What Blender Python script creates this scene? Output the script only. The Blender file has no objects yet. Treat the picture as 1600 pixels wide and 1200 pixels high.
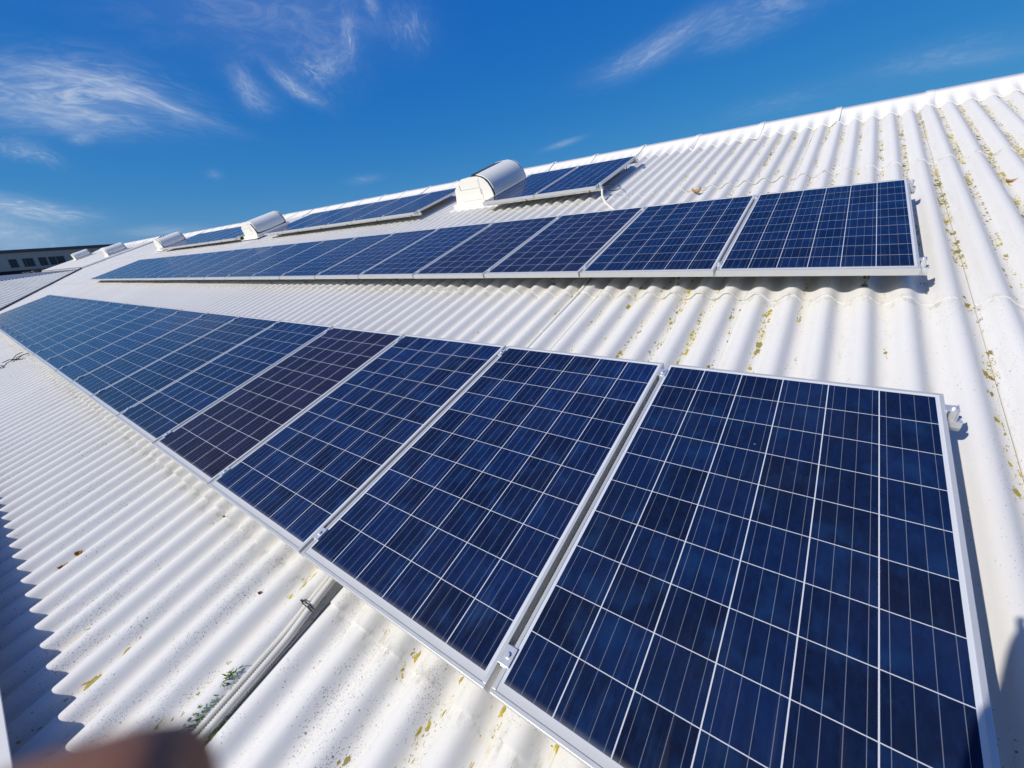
import bpy, bmesh, math, random
from mathutils import Vector, Matrix
random.seed(7)
R_ = math.radians
S = bpy.context.scene
COL = S.collection
PITCH = R_(18)
H0 = 7.0
RW = Matrix.Translation((0, 0, H0)) @ Matrix.Rotation(PITCH, 4, 'X')   # roof plane -> world
RW3 = RW.to_3x3()
# survey of the camera in roof coordinates (x along the rows, y up the slope, z off the slope)
CAMR = Vector((-0.41497, -0.14404, 1.28937))
CR = Vector((0.80556, 0.53389, -0.25696))
CD = Vector((0.14257, -0.59560, -0.79053))
CF = Vector((-0.57510, 0.60019, -0.55591))
FPX = 646.14
def W(p): return RW @ Vector(p)
CAMW = W(CAMR)
cr, cd, cf = RW3 @ CR, RW3 @ CD, RW3 @ CF
def dirw(px, py): return (cr * ((px - 800) / FPX) + cd * ((py - 600) / FPX) + cf).normalized()

# ------------------------------------------------------------------ helpers
class MB:
    def __init__(self): self.v = []; self.f = []; self.sm = []
    def add(self, vs, fs, smooth=False):
        n = len(self.v); self.v += [tuple(p) for p in vs]
        for f in fs: self.f.append([i + n for i in f]); self.sm.append(smooth)
        return self
    def box(self, x0, x1, y0, y1, z0, z1, m=None):
        vs = [Vector((x, y, z)) for z in (z0, z1) for y in (y0, y1) for x in (x0, x1)]
        if m: vs = [m @ p for p in vs]
        return self.add(vs, [(0, 2, 3, 1), (4, 5, 7, 6), (0, 1, 5, 4), (2, 6, 7, 3), (0, 4, 6, 2), (1, 3, 7, 5)])
    def tube(self, pts, r, n=10, smooth=True, cap=True):
        pts = [Vector(p) for p in pts]; rs = r if isinstance(r, (list, tuple)) else [r] * len(pts)
        vs = []; u = None
        for i, p in enumerate(pts):
            d = (pts[min(i + 1, len(pts) - 1)] - pts[max(i - 1, 0)]).normalized()
            if u is None: u = d.orthogonal().normalized()
            u = (u - d * u.dot(d)).normalized(); w = d.cross(u)
            for k in range(n):
                a = 2 * math.pi * k / n
                vs.append(p + (u * math.cos(a) + w * math.sin(a)) * rs[i])
        fs = []
        for i in range(len(pts) - 1):
            for k in range(n):
                a, b = i * n + k, i * n + (k + 1) % n
                fs.append((a, b, b + n, a + n))
        self.add(vs, fs, smooth)
        if cap:
            self.add(vs[:n], [tuple(range(n))[::-1]]); self.add(vs[-n:], [tuple(range(n))])
        return self
    def prism(self, poly, a, b, axis='y'):
        # poly in the plane across the axis, extruded from a to b
        def P(u, w, t): return {'y': (u, t, w), 'x': (t, u, w), 'z': (u, w, t)}[axis]
        n = len(poly)
        vs = [P(u, w, a) for u, w in poly] + [P(u, w, b) for u, w in poly]
        fs = [tuple(range(n)), tuple(range(2 * n - 1, n - 1, -1))]
        fs += [(i, i + n, (i + 1) % n + n, (i + 1) % n) for i in range(n)]
        return self.add(vs, fs)
    def build(self, name, mat, parent=None, mw=None, bevel=0, recalc=True):
        me = bpy.data.meshes.new(name); me.from_pydata(self.v, [], self.f)
        if mat: me.materials.append(mat)
        for p, s in zip(me.polygons, self.sm): p.use_smooth = s
        if recalc:
            bm = bmesh.new(); bm.from_mesh(me); bmesh.ops.recalc_face_normals(bm, faces=bm.faces); bm.to_mesh(me); bm.free()
        me.update()
        o = bpy.data.objects.new(name, me); COL.objects.link(o)
        if parent: o.parent = parent
        if mw is not None: o.matrix_world = mw
        if bevel:
            b = o.modifiers.new('bevel', 'BEVEL'); b.width = bevel; b.segments = 2; b.limit_method = 'ANGLE'
        return o
def tag(o, label=None, cat=None, group=None, kind=None):
    if label: o['label'] = label
    if cat: o['category'] = cat
    if group: o['group'] = group
    if kind: o['kind'] = kind
    return o
def empty(name, mw):
    o = bpy.data.objects.new(name, None); COL.objects.link(o); o.matrix_world = mw; o.empty_display_size = .1
    return o
def roofm(x, y, z=0, rz=0): return RW @ Matrix.Translation((x, y, z)) @ Matrix.Rotation(rz, 4, 'Z')
def copy_tree(o, mw):
    c = o.copy(); COL.objects.link(c); c.matrix_world = mw
    for ch in list(o.children):
        d = ch.copy(); COL.objects.link(d); d.parent = c; d.matrix_parent_inverse = ch.matrix_parent_inverse.copy()
        for g in list(ch.children):
            e = g.copy(); COL.objects.link(e); e.parent = d; e.matrix_parent_inverse = g.matrix_parent_inverse.copy()
    return c

# ------------------------------------------------------------------ materials
class NT:
    def __init__(self, name, world=False):
        if world: self.t = world.node_tree; self.t.nodes.clear()
        else:
            self.m = bpy.data.materials.new(name); self.m.use_nodes = True
            self.t = self.m.node_tree; self.t.nodes.clear()
            self.out = self.t.nodes.new('ShaderNodeOutputMaterial')
    def n(self, typ, **kw):
        nd = self.t.nodes.new('ShaderNode' + typ)
        for k, v in kw.items():
            if k.startswith('i_'): self.set(nd.inputs[k[2:].replace('_', ' ')], v)
            else: setattr(nd, k, v)
        return nd
    def set(self, sock, v):
        if hasattr(v, 'is_output') or hasattr(v, 'links'): self.t.links.new(v, sock)
        else: sock.default_value = v
    def m_(self, op, a, b=0.0, c=0.0, clamp=False):
        nd = self.t.nodes.new('ShaderNodeMath'); nd.operation = op; nd.use_clamp = clamp
        for s, v in zip(nd.inputs, (a, b, c)): self.set(s, v)
        return nd.outputs[0]
    def v_(self, op, a, b=(0, 0, 0)):
        nd = self.t.nodes.new('ShaderNodeVectorMath'); nd.operation = op
        self.set(nd.inputs[0], a); self.set(nd.inputs[1], b)
        return nd.outputs['Value'] if op in ('DOT_PRODUCT', 'LENGTH') else nd.outputs[0]
    def mix(self, f, a, b):
        nd = self.t.nodes.new('ShaderNodeMix'); nd.data_type = 'RGBA'
        self.set(nd.inputs[0], f); self.set(nd.inputs[6], a); self.set(nd.inputs[7], b)
        return nd.outputs[2]
    def ss(self, x, a, b):
        nd = self.t.nodes.new('ShaderNodeMapRange'); nd.interpolation_type = 'SMOOTHSTEP'
        self.set(nd.inputs[0], x); nd.inputs[1].default_value = a; nd.inputs[2].default_value = b
        nd.inputs[3].default_value = 0; nd.inputs[4].default_value = 1
        return nd.outputs[0]
    def noise(self, vec, scale, detail=2, rough=.5, w=None, dist=0):
        nd = self.t.nodes.new('ShaderNodeTexNoise')
        self.set(nd.inputs['Vector'], vec); self.set(nd.inputs['Scale'], scale)
        nd.inputs['Detail'].default_value = detail; nd.inputs['Roughness'].default_value = rough
        nd.inputs['Distortion'].default_value = dist
        return nd.outputs[0]
    def voro(self, vec, scale, feature='F1'):
        nd = self.t.nodes.new('ShaderNodeTexVoronoi'); nd.feature = feature
        self.set(nd.inputs['Vector'], vec); nd.inputs['Scale'].default_value = scale
        return nd
    def scale(self, vec, s):
        return self.v_('MULTIPLY', vec, s)
    def principled(self, col, rough=.5, metal=0, bump=None, bstr=.2, bdist=.01, **kw):
        p = self.t.nodes.new('ShaderNodeBsdfPrincipled')
        self.set(p.inputs['Base Color'], col); self.set(p.inputs['Roughness'], rough); self.set(p.inputs['Metallic'], metal)
        for k, v in kw.items(): self.set(p.inputs[k.replace('_', ' ')], v)
        if bump is not None:
            b = self.t.nodes.new('ShaderNodeBump'); b.inputs['Strength'].default_value = bstr; b.inputs['Distance'].default_value = bdist
            self.set(b.inputs['Height'], bump); self.t.links.new(b.outputs[0], p.inputs['Normal'])
        self.t.links.new(p.outputs[0], self.out.inputs['Surface'])
        return self.m
def obco(t): return t.n('TexCoord').outputs['Object']
def simple(name, col, rough=.6, metal=0, var=.12, sc=6, bstr=.05, **kw):
    t = NT(name); co = obco(t)
    a = t.noise(co, sc, 4, .6); f = t.m_('MULTIPLY_ADD', a, 2 * var, 1 - var)
    c = t.v_('MULTIPLY', (*col, ), f) if False else t.mix(a, tuple(x * (1 - var) for x in col) + (1,), tuple(min(1, x * (1 + var)) for x in col) + (1,))
    r = t.m_('MULTIPLY_ADD', t.noise(co, sc * 3, 3), .16, rough - .08)
    return t.principled(c, r, metal, bump=t.noise(co, sc * 25, 3), bstr=bstr, bdist=.002, **kw)

PC = .1785          # corrugation pitch
CX = .133           # a crest
AMP = .0255
ZM = -.190          # mean surface of the sheets below the panels' faces
def wave(x):
    a = 2 * math.pi * (x - CX) / PC
    return AMP * (math.cos(a) - .06 * math.cos(3 * a)) / .94

def roof_material(name, dirt=1.0):
    t = NT(name); co = obco(t)
    sep = t.n('SeparateXYZ'); t.set(sep.inputs[0], co); x, y, z = sep.outputs
    ph = t.m_('MULTIPLY', t.m_('SUBTRACT', x, CX), 2 * math.pi / PC)
    cw = t.m_('COSINE', ph); sw = t.m_('SINE', ph)
    valley = t.m_('MULTIPLY_ADD', cw, -.5, .5)
    low = t.noise(t.scale(co, (.9, .35, 0)), 1.0, 3, .55)
    mid = t.noise(t.scale(co, (9, 1.3, 0)), 1.0, 4, .6)
    fine = t.noise(t.scale(co, (60, 25, 0)), 1.0, 5, .65)
    # per trough random number
    tr = t.m_('FLOOR', t.m_('DIVIDE', t.m_('SUBTRACT', x, CX), PC))
    wn = t.n('TexWhiteNoise', noise_dimensions='1D'); t.set(wn.inputs['W'], tr); rnd = wn.outputs['Value']
    # per sheet tone
    sh = t.m_('FLOOR', t.m_('DIVIDE', t.m_('SUBTRACT', x, .225), PC * 6))
    ys = t.m_('FLOOR', t.m_('DIVIDE', t.m_('ADD', y, .05), 2.725))
    wn2 = t.n('TexWhiteNoise', noise_dimensions='2D'); cmb = t.n('CombineXYZ'); t.set(cmb.inputs[0], sh); t.set(cmb.inputs[1], ys)
    t.set(wn2.inputs['Vector'], cmb.outputs[0])
    base = t.mix(t.m_('MULTIPLY_ADD', wn2.outputs['Value'], .5, t.m_('MULTIPLY', mid, .5)), (.632, .619, .597, 1), (.702, .688, .664, 1))
    vm = t.m_('MULTIPLY', t.ss(valley, .45, .98), t.ss(mid, .25, .65))
    base = t.mix(t.m_('MULTIPLY', vm, .55 * dirt), base, (.615, .590, .525, 1))
    base = t.mix(t.m_('MULTIPLY', t.ss(fine, .5, .8), .16 * dirt), base, (.5, .49, .45, 1))
    grime = t.m_('MULTIPLY', t.ss(t.noise(t.scale(co, (22, 3.2, 0)), 1.0, 4, .65), .55, .78), t.ss(valley, .3, .8))
    base = t.mix(t.m_('MULTIPLY', grime, .42 * dirt), base, (.42, .41, .37, 1))
    # grime gathered along the lapped edges
    lapd = 9.0
    for yl in (-.05, 2.675, 5.40, 7.735): lapd = t.m_('MINIMUM', lapd, t.m_('ABSOLUTE', t.m_('SUBTRACT', y, yl - .012)))
    lg = t.m_('MULTIPLY', t.ss(lapd, .075, .004), t.ss(t.noise(t.scale(co, (30, 12, 0)), 1.0, 4, .65), .46, .70))
    base = t.mix(t.m_('MULTIPLY', lg, .60 * dirt), base, (.34, .32, .26, 1))
    # grey runoff streaks that follow the slope
    run = t.m_('MULTIPLY', t.ss(t.noise(t.scale(co, (34, .9, 0)), 1.0, 3, .55), .55, .75), t.ss(low, .35, .65))
    base = t.mix(t.m_('MULTIPLY', run, .22 * dirt), base, (.45, .44, .41, 1))
    # black algae specks of several sizes
    dens = t.ss(t.noise(t.scale(co, (7.5, 2.2, 0)), 1.0, 4, .62), .46, .70)
    eave = t.ss(y, 1.0, -.7)
    dens = t.m_('MULTIPLY', dens, t.m_('MULTIPLY_ADD', eave, .75, .42))
    dens = t.m_('MULTIPLY', dens, t.m_('MULTIPLY_ADD', valley, .55, .45))
    speck = 0.0
    for sc, rr, k in ((70, .22, .5), (150, .30, 1.5), (290, .38, 2.4)):
        v = t.voro(t.scale(co, (1, .8, 0)), sc)
        cs = t.n('SeparateXYZ'); t.set(cs.inputs[0], v.outputs['Color'])
        on = t.m_('LESS_THAN', cs.outputs[0], t.m_('MULTIPLY', dens, k * .62))
        rad = t.m_('MULTIPLY', cs.outputs[1], rr)
        dot = t.m_('MULTIPLY', t.m_('LESS_THAN', v.outputs['Distance'], rad), on)
        speck = t.m_('MAXIMUM', speck, dot)
    base = t.mix(t.m_('MULTIPLY', speck, .8 * dirt), base, (.075, .072, .06, 1))
    # yellow and olive lichen in the troughs
    trench = t.ss(t.m_('ADD', t.m_('MULTIPLY', cw, -1.0), t.m_('MULTIPLY', sw, .22)), .45, .98)
    up = t.m_('MULTIPLY', t.ss(x, -1.2, .9), t.ss(y, 1.6, 4.6))
    amt = t.m_('ADD', t.m_('MULTIPLY', up, .35), t.m_('MULTIPLY', t.ss(t.m_('ABSOLUTE', t.m_('ADD', x, .8)), 2.2, .8), .15))
    streak = t.noise(t.scale(co, (16, 1.5, 0)), 1.0, 3, .6)
    trl = t.m_('MULTIPLY', t.m_('SUBTRACT', rnd, .5), .20)
    dl = t.m_('MULTIPLY', t.ss(t.m_('ADD', t.m_('ADD', streak, amt), trl), .60, .88), t.ss(t.noise(t.scale(co, (7, 2.6, 0)), 1.0, 2, .5), .36, .52))
    wob = t.n('TexNoise'); t.set(wob.inputs['Vector'], co); wob.inputs['Scale'].default_value = 55; wob.inputs['Detail'].default_value = 4
    cow = t.v_('ADD', t.scale(co, (1, .55, 0)), t.v_('MULTIPLY', wob.outputs['Color'], (.022, .022, 0)))
    lich = 0.0; halo = 0.0
    for sc, rr, k, hh in ((24, .46, .95, 1.0), (52, .50, 1.15, .6), (120, .46, 1.1, .25)):
        v = t.voro(cow, sc); cs = t.n('SeparateXYZ'); t.set(cs.inputs[0], v.outputs['Color'])
        on = t.m_('LESS_THAN', cs.outputs[0], t.m_('MULTIPLY', dl, k))
        rad = t.m_('MULTIPLY', t.m_('MULTIPLY_ADD', cs.outputs[1], .75, .25), rr)
        lich = t.m_('MAXIMUM', lich, t.m_('MULTIPLY', t.m_('LESS_THAN', v.outputs['Distance'], rad), on))
        halo = t.m_('MAXIMUM', halo, t.m_('MULTIPLY', t.m_('MULTIPLY', t.ss(v.outputs['Distance'], .75, .2), on), hh))
    lich = t.m_('MULTIPLY', lich, t.ss(trench, .15, .55)); halo = t.m_('MULTIPLY', halo, trench)
    lc = t.mix(t.ss(t.noise(co, 70, 3), .40, .62), (.46, .33, .015, 1), (.27, .235, .025, 1))
    lc = t.mix(t.m_('MULTIPLY', t.ss(t.noise(t.scale(co, (5, 1.2, 0)), 1.0, 2), .42, .60), .9), lc, (.16, .14, .045, 1))
    base = t.mix(t.m_('MULTIPLY', halo, .62 * dirt), base, (.64, .55, .29, 1))
    base = t.mix(t.m_('MULTIPLY', lich, .95 * dirt), base, lc)
    bump = t.m_('ADD', t.m_('MULTIPLY', fine, .5), t.m_('ADD', t.m_('MULTIPLY', mid, 1.2), t.m_('MULTIPLY', lich, .8)))
    return t.principled(base, .62, 0, bump=bump, bstr=.22, bdist=.004, Specular_IOR_Level=.3)

M_ROOF = roof_material('painted_fibre_cement')
M_CAP = simple('painted_ridge', (.76, .74, .695), .6, var=.04, sc=5, bstr=.12)
M_WHITE = simple('white_paint', (.76, .74, .69), .5, var=.03, sc=4)
M_ALU = simple('brushed_aluminium', (.72, .73, .74), .38, .65, var=.06, sc=20)
M_FRAME = simple('anodised_frame', (.56, .565, .56), .42, .40, var=.05, sc=9)
M_GALV = NT('painted_hood').principled((.74, .73, .69, 1), .45, .06)
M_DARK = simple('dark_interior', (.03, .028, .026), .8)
M_BLACK = simple('black_rubber', (.015, .015, .016), .5)
M_PVC = simple('white_pvc', (.72, .70, .62), .4, var=.06, sc=12)
M_CONDUIT = simple('grey_white_conduit', (.60, .585, .54), .45, var=.08, sc=12)
M_STEEL = simple('stainless', (.6, .6, .6), .25, .9)
M_BACK = simple('white_backsheet', (.6, .6, .6), .6)

# the cells of a module, laid out in the module's own metres
PW, PH, PP = .996, 1.603, 1.012
def cell_material():
    t = NT('polycrystalline_cells'); co = obco(t)
    sep = t.n('SeparateXYZ'); t.set(sep.inputs[0], co); x, y, z = sep.outputs
    mx, my0, my1 = .0215, .036, .022
    px, py = (PW - 2 * mx) / 6, (PH - my0 - my1) / 10
    u = t.m_('DIVIDE', t.m_('SUBTRACT', x, mx), px); v = t.m_('DIVIDE', t.m_('SUBTRACT', y, my0), py)
    fu, fv = t.m_('FRACT', u), t.m_('FRACT', v)
    du = t.m_('MULTIPLY', t.m_('MINIMUM', fu, t.m_('SUBTRACT', 1.0, fu)), px)
    dv = t.m_('MULTIPLY', t.m_('MINIMUM', fv, t.m_('SUBTRACT', 1.0, fv)), py)
    inside = t.m_('MULTIPLY', t.m_('MULTIPLY', t.m_('GREATER_THAN', x, mx - .0005), t.m_('LESS_THAN', x, PW - mx + .0005)),
                  t.m_('MULTIPLY', t.m_('GREATER_THAN', y, my0 - .0005), t.m_('LESS_THAN', y, PH - my1 + .0005)))
    gap = t.m_('MAXIMUM', t.m_('LESS_THAN', du, .0016), t.m_('LESS_THAN', dv, .00115))
    gap = t.m_('MAXIMUM', gap, t.m_('SUBTRACT', 1.0, inside))
    # four busbars per cell, along y
    fb = t.m_('FRACT', t.m_('MULTIPLY', fu, 4.0))
    bus = t.m_('LESS_THAN', t.m_('MULTIPLY', t.m_('ABSOLUTE', t.m_('SUBTRACT', fb, .5)), px / 4), .00065)
    fing = t.m_('LESS_THAN', t.m_('FRACT', t.m_('MULTIPLY', y, 480)), .12)
    inf = t.n('ObjectInfo')
    cmb = t.n('CombineXYZ'); t.set(cmb.inputs[0], t.m_('FLOOR', u)); t.set(cmb.inputs[1], t.m_('FLOOR', v)); t.set(cmb.inputs[2], t.m_('MULTIPLY', inf.outputs['Random'], 91.0))
    wn = t.n('TexWhiteNoise', noise_dimensions='3D'); t.set(wn.inputs['Vector'], cmb.outputs[0])
    crystal = t.voro(t.v_('ADD', t.scale(co, (1, .45, 1)), t.v_('MULTIPLY', cmb.outputs[0], (3.1, 5.7, 1))), 95)
    cc = t.n('SeparateXYZ'); t.set(cc.inputs[0], crystal.outputs['Color'])
    tone = t.m_('ADD', t.m_('MULTIPLY', wn.outputs['Value'], .62), t.m_('MULTIPLY', cc.outputs[0], .30))
    cell = t.mix(tone, (.0022, .0058, .024, 1), (.0042, .0180, .078, 1))
    cell = t.mix(t.m_('MULTIPLY', t.ss(t.noise(t.v_('ADD', co, cmb.outputs[0]), 9, 3), .48, .72), .55), cell, (.0060, .030, .100, 1))
    cell = t.mix(t.m_('MULTIPLY', t.ss(t.noise(t.v_('ADD', t.scale(co, (1.6, .5, 1)), cmb.outputs[0]), 14, 4, .6), .50, .72), .55), cell, (.0016, .0045, .019, 1))
    cell = t.v_('MULTIPLY', cell, inf.outputs['Color'])
    cell = t.mix(t.m_('MULTIPLY', fing, .055), cell, (.35, .38, .42, 1))
    cell = t.mix(t.m_('MULTIPLY', bus, .48), cell, (.30, .33, .39, 1))
    c = t.mix(gap, cell, (.56, .58, .62, 1))
    # dust film, thicker along the lower edge where rain leaves it
    du1 = t.m_('MULTIPLY', t.ss(y, .055, .012), t.m_('MULTIPLY_ADD', t.noise(t.scale(co, (9, 30, 1)), 1.0, 4), .8, .35))
    c = t.mix(t.m_('MULTIPLY', du1, .75, 0, True), c, (.42, .41, .37, 1))
    film = t.m_('ADD', t.m_('MULTIPLY', t.ss(t.noise(co, 2.3, 4, .6), .35, .8), .010), t.m_('MULTIPLY', t.m_('MULTIPLY', t.ss(t.noise(t.scale(co, (42, 2.2, 1)), 1.0, 3, .6), .52, .72), t.ss(y, .55, .03)), .030))
    c = t.mix(film, c, (.45, .45, .43, 1))
    vs = t.voro(co, 11); vc = t.n('SeparateXYZ'); t.set(vc.inputs[0], vs.outputs['Color'])
    spot = t.m_('MULTIPLY', t.m_('LESS_THAN', vs.outputs['Distance'], t.m_('MULTIPLY', vc.outputs[1], .040)), t.m_('LESS_THAN', vc.outputs[0], .22))
    c = t.mix(t.m_('MULTIPLY', spot, .55), c, (.5, .5, .48, 1))
    rough = t.m_('MULTIPLY_ADD', t.noise(co, 3.0, 3), .10, .12)
    return t.principled(c, rough, 0, IOR=1.33, Specular_IOR_Level=.34)
M_CELL = cell_material()

# ------------------------------------------------------------------ factory building with its corrugated roof
fac = empty('factory_building', RW)
tag(fac, 'factory building with white corrugated roof, spotted with yellow lichen, carrying the solar panels', 'building')
XR, XL = 4.5, -31.15
courses = [(-1.16, -.05), (-.05, 2.675), (2.675, 5.40), (5.40, 8.02)]
def ymin(x): return max(-1.16, .516 + (-24.145 - x) * .5388)
SW = PC * 6
def roof_sheets():
    mb = MB()
    k0 = int((XL - .225) / SW) - 1
    for ci, (ya, yb) in enumerate(courses):
        yt = yb + (.16 if ci < 3 else 0)
        for k in range(k0, 5):
            xa = .225 + k * SW; xb = xa + SW + .012
            xa_, xb_ = max(xa, XL), min(xb, XR)
            if k == 0: xa_ = xa + .004
            if xb_ - xa_ < .02: continue
            jz = random.uniform(-.0012, .0012); jy = random.uniform(-.011, .011) if ci else 0; pa, pb = 1.3 * ci, 2.1 * ci + 1
            jx = random.uniform(-.0025, .0025); lift = random.uniform(.0015, .003); liftl = 0.0
            if k == 0: liftl = .010
            if k == -1: lift = 0.0
            if k == -3 and ci == 0: lift = .012
            near = xb_ > -9
            nx = int((xb_ - xa_) / (PC / (16 if near else 10))) + 1
            ys = [0, .06, .2, .35, .5, .65, .8, .92, 1.0]
            grid = []
            ya2 = ya + jy
            for t in ys:
                row = []
                for i in range(nx + 1):
                    x = xa_ + (xb_ - xa_) * i / nx
                    y0 = max(ya2, ymin(x)); y1 = max(yt, ymin(x) + .0005)
                    if y0 >= y1: y0 = y1 - .0004
                    y = y0 + (y1 - y0) * t
                    tx = (x - xa) / (xb - xa)
                    z = ZM + wave(x + jx + .0016 * math.sin(2.1 * y + pa)) + jz + .0022 * math.sin(1.7 * y + pb + 2.3 * x) + .0100 * (1 - t) + lift * tx + liftl * max(0, 1 - tx * 1.6)
                    row.append((x, y, z))
                grid.append(row)
            n = nx + 1
            vs = [p for r in grid for p in r]
            fs = []
            for j in range(len(ys) - 1):
                for i in range(nx):
                    a = j * n + i
                    fs.append((a, a + 1, a + 1 + n, a + n))
            mb.add(vs, fs, True)
            lo = grid[0]
            mb.add(lo + [(p[0], p[1] + .001, p[2] - .0078) for p in lo], [(i, i + n, i + n + 1, i + 1) for i in range(nx)])
            rt = [r[-1] for r in grid]
            mb.add(rt + [(p[0] - .0005, p[1], p[2] - .0065) for p in rt], [(i, i + 1, i + 10, i + 9) for i in range(8)])
    return mb
roof = roof_sheets().build('roof', M_ROOF, fac, RW, recalc=False)
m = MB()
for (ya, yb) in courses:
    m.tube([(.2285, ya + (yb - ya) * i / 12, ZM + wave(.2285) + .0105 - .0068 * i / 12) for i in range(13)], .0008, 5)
m.build('joint_shade_line', simple('joint_gap_shade', (.16, .15, .14), .8), fac, RW)  # thin dark tube in place of the shadowed gap between the lapped sheets
# far bay, one step higher than the near bay
def far_bay():
    mb = MB(); x0, x1 = -44.6, -31.17; nx = int((x1 - x0) / (PC / 8))
    vs = []
    for y in (4.35, 6.4, 8.05):
        for i in range(nx + 1):
            x = x0 + (x1 - x0) * i / nx
            vs.append((x, y, ZM + .10 + wave(x)))
    n = nx + 1
    mb.add(vs, [(j * n + i, j * n + i + 1, (j + 1) * n + i + 1, (j + 1) * n + i) for j in range(2) for i in range(nx)], True)
    mb.box(x1 - .04, x1, 4.35, 8.05, ZM - .1, ZM + .085)
    mb.box(x0, x1 - .05, 4.30, 4.34, ZM - .6, ZM + .07)
    return mb
far_bay().build('roof', M_ROOF, fac, RW)
# rear slope
APY, APZ = 8.37, -.115
bk = Vector((0, math.cos(2 * PITCH), -math.sin(2 * PITCH)))
mb = MB(); a0 = Vector((0, APY, APZ - .06)); nx = 400
vs = []
for j in (0, 1):
    for i in range(nx + 1):
        x = -44.6 + (XR + 44.6) * i / nx
        p = a0 + bk * (9.2 * j); vs.append((x, p.y, p.z + .02 * math.cos(2 * math.pi * i / 3.3)))
mb.add(vs, [(i, i + 1, i + nx + 2, i + nx + 1) for i in range(nx)], True)
mb.build('rear_roof', M_ROOF, fac, RW)
# ridge capping, one piece after another
CL = 5.32 * PC
def cap_mesh(n_x=34):
    mb = MB(); rows = []
    prof = [(7.735, 0, 1, .010), (7.80, 0, 1, .011), (7.90, .004, .85, .012), (8.00, .012, .45, .014), (8.08, .024, .12, .016), (8.20, .048, 0, .018), (8.29, .066, 0, .018)]
    for y, dz, am, th in prof: rows.append(('f', y, dz, am, th))
    vs = []; n = n_x + 1
    cols = []
    for i in range(n):
        x = CL * i / n_x
        coll = .013 if x < .055 else 0.0
        c = []
        for _, y, dz, am, th in rows: c.append((x, y, dz, am, th + coll))
        cols.append(c)
    return cols, rows, n_x
cols, rows, n_x = cap_mesh()
ncap = 0
x = .372 + CL * 4
CAPS = []
while x > -44.3:
    far = x < XL + .3
    mb = MB(); vs = []; zoff = .10 if far else 0
    jz = random.uniform(0, .006); jy = random.uniform(-.008, .008)
    nxp = n_x if x > -12 else 16
    for i in range(nxp + 1):
        xx = x - CL * 1.035 * (1 - i / nxp)
        coll = .012 if i / nxp > .94 else 0
        for _, y, dz, am, th in rows:
            vs.append((xx, y + jy, ZM + dz + am * wave(xx) + (1 - am) * .012 + th + coll + jz + zoff))
        for ang in (20, 50, 80, 110, 140):          # rolled apex
            a = math.radians(ang - 18)
            vs.append((xx, APY - .005 + jy - .062 * math.cos(a), APZ - .052 + zoff + .062 * math.sin(a) + jz + coll))
        for d in (.12, .5):
            p = Vector((0, APY, APZ)) + bk * d; vs.append((xx, p.y, p.z + .012 + zoff + coll))
    m = len(rows) + 7
    mb.add(vs, [(i * m + j, (i + 1) * m + j, (i + 1) * m + j + 1, i * m + j + 1) for i in range(nxp) for j in range(m - 1)], True)
    # front lip and end lip thickness
    lip = [vs[i * m] for i in range(nxp + 1)]
    mb.add(lip + [(p[0], p[1] + .001, p[2] - .012) for p in lip], [(i, i + 1, i + nxp + 2, i + nxp + 1) for i in range(nxp)])
    for e in (nxp,):
        end = [vs[e * m + j] for j in range(m)]
        mb.add(end + [(p[0] - .001, p[1], p[2] - .014) for p in end], [(j, j + 1, j + 1 + m, j + m) for j in range(m - 1)])
    mb.build('ridge_cap', M_CAP, fac, RW, recalc=False)
    x -= CL
# walls and parapet (upright, in world axes)
wx0, wx1 = -44.6, XR
mb = MB()
mb.box(-24.0, wx1, -1.30, -1.00, 0, H0 - .45)
mb.build('front_wall', simple('rendered_wall', (.55, .54, .50), .8, var=.1, sc=2), fac, Matrix())
mb = MB(); mb.box(wx1 - .25, wx1 - .02, -.99, 15.5, 0, 6.2)
mb.build('gable_wall', simple('gable_render', (.55, .54, .50), .8, var=.1, sc=2), fac, Matrix())
mb = MB(); mb.box(-24.0, wx1, -1.36, -.899, H0 - .352, H0 - .340)
mb.box(-24.0, wx1, -1.345, -1.30, H0 - .45, H0 - .3525)
mb.build('parapet_coping', M_WHITE, fac, Matrix())
mb = MB(); mb.box(-24.0, wx1, -1.30, -1.02, H0 - .449, H0 - .3525); mb.build('parapet_top', M_WHITE, fac, Matrix())

# ------------------------------------------------------------------ solar panels
def make_panel():
    root = empty('solar_panel', Matrix())
    f = MB(); L = .012; D = .040
    for (x0, x1, y0, y1) in ((0, PW, 0, L), (0, PW, PH - L, PH), (0, L, L, PH - L), (PW - L, PW, L, PH - L)):
        f.box(x0, x1, y0, y1, -D, 0)
    for (x0, x1, y0, y1) in ((L, PW - L, L, L + .02), (L, PW - L, PH - L - .02, PH - L)):
        f.box(x0, x1, y0, y1, -D, -D + .002)
    f.build('frame', M_FRAME, root, Matrix(), bevel=.0012)
    # a ledge that holds the glass gives the outer face its double line
    g = MB(); g.box(L, PW - L, L, PH - L, -.0075, -.0022)
    gl = g.build('cell_glass', M_CELL, root, Matrix())
    b = MB(); b.box(L + .0005, PW - L - .0005, L + .0005, PH - L - .0005, -.0105, -.0078); b.build('backsheet', M_BACK, root, Matrix())
    j = MB(); j.box(PW / 2 - .06, PW / 2 + .06, PH - .22, PH - .10, -.032, -.011); j.build('junction_box', M_BLACK, root, Matrix())
    return root, gl
proto, _ = make_panel()
first = True
ORD = ['first', 'second', 'third', 'fourth', 'fifth', 'sixth', 'seventh', 'eighth', 'ninth', 'tenth', 'eleventh', 'twelfth', 'thirteenth', 'fourteenth',
       'fifteenth', 'sixteenth', 'seventeenth', 'eighteenth', 'nineteenth', 'twentieth']
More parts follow.
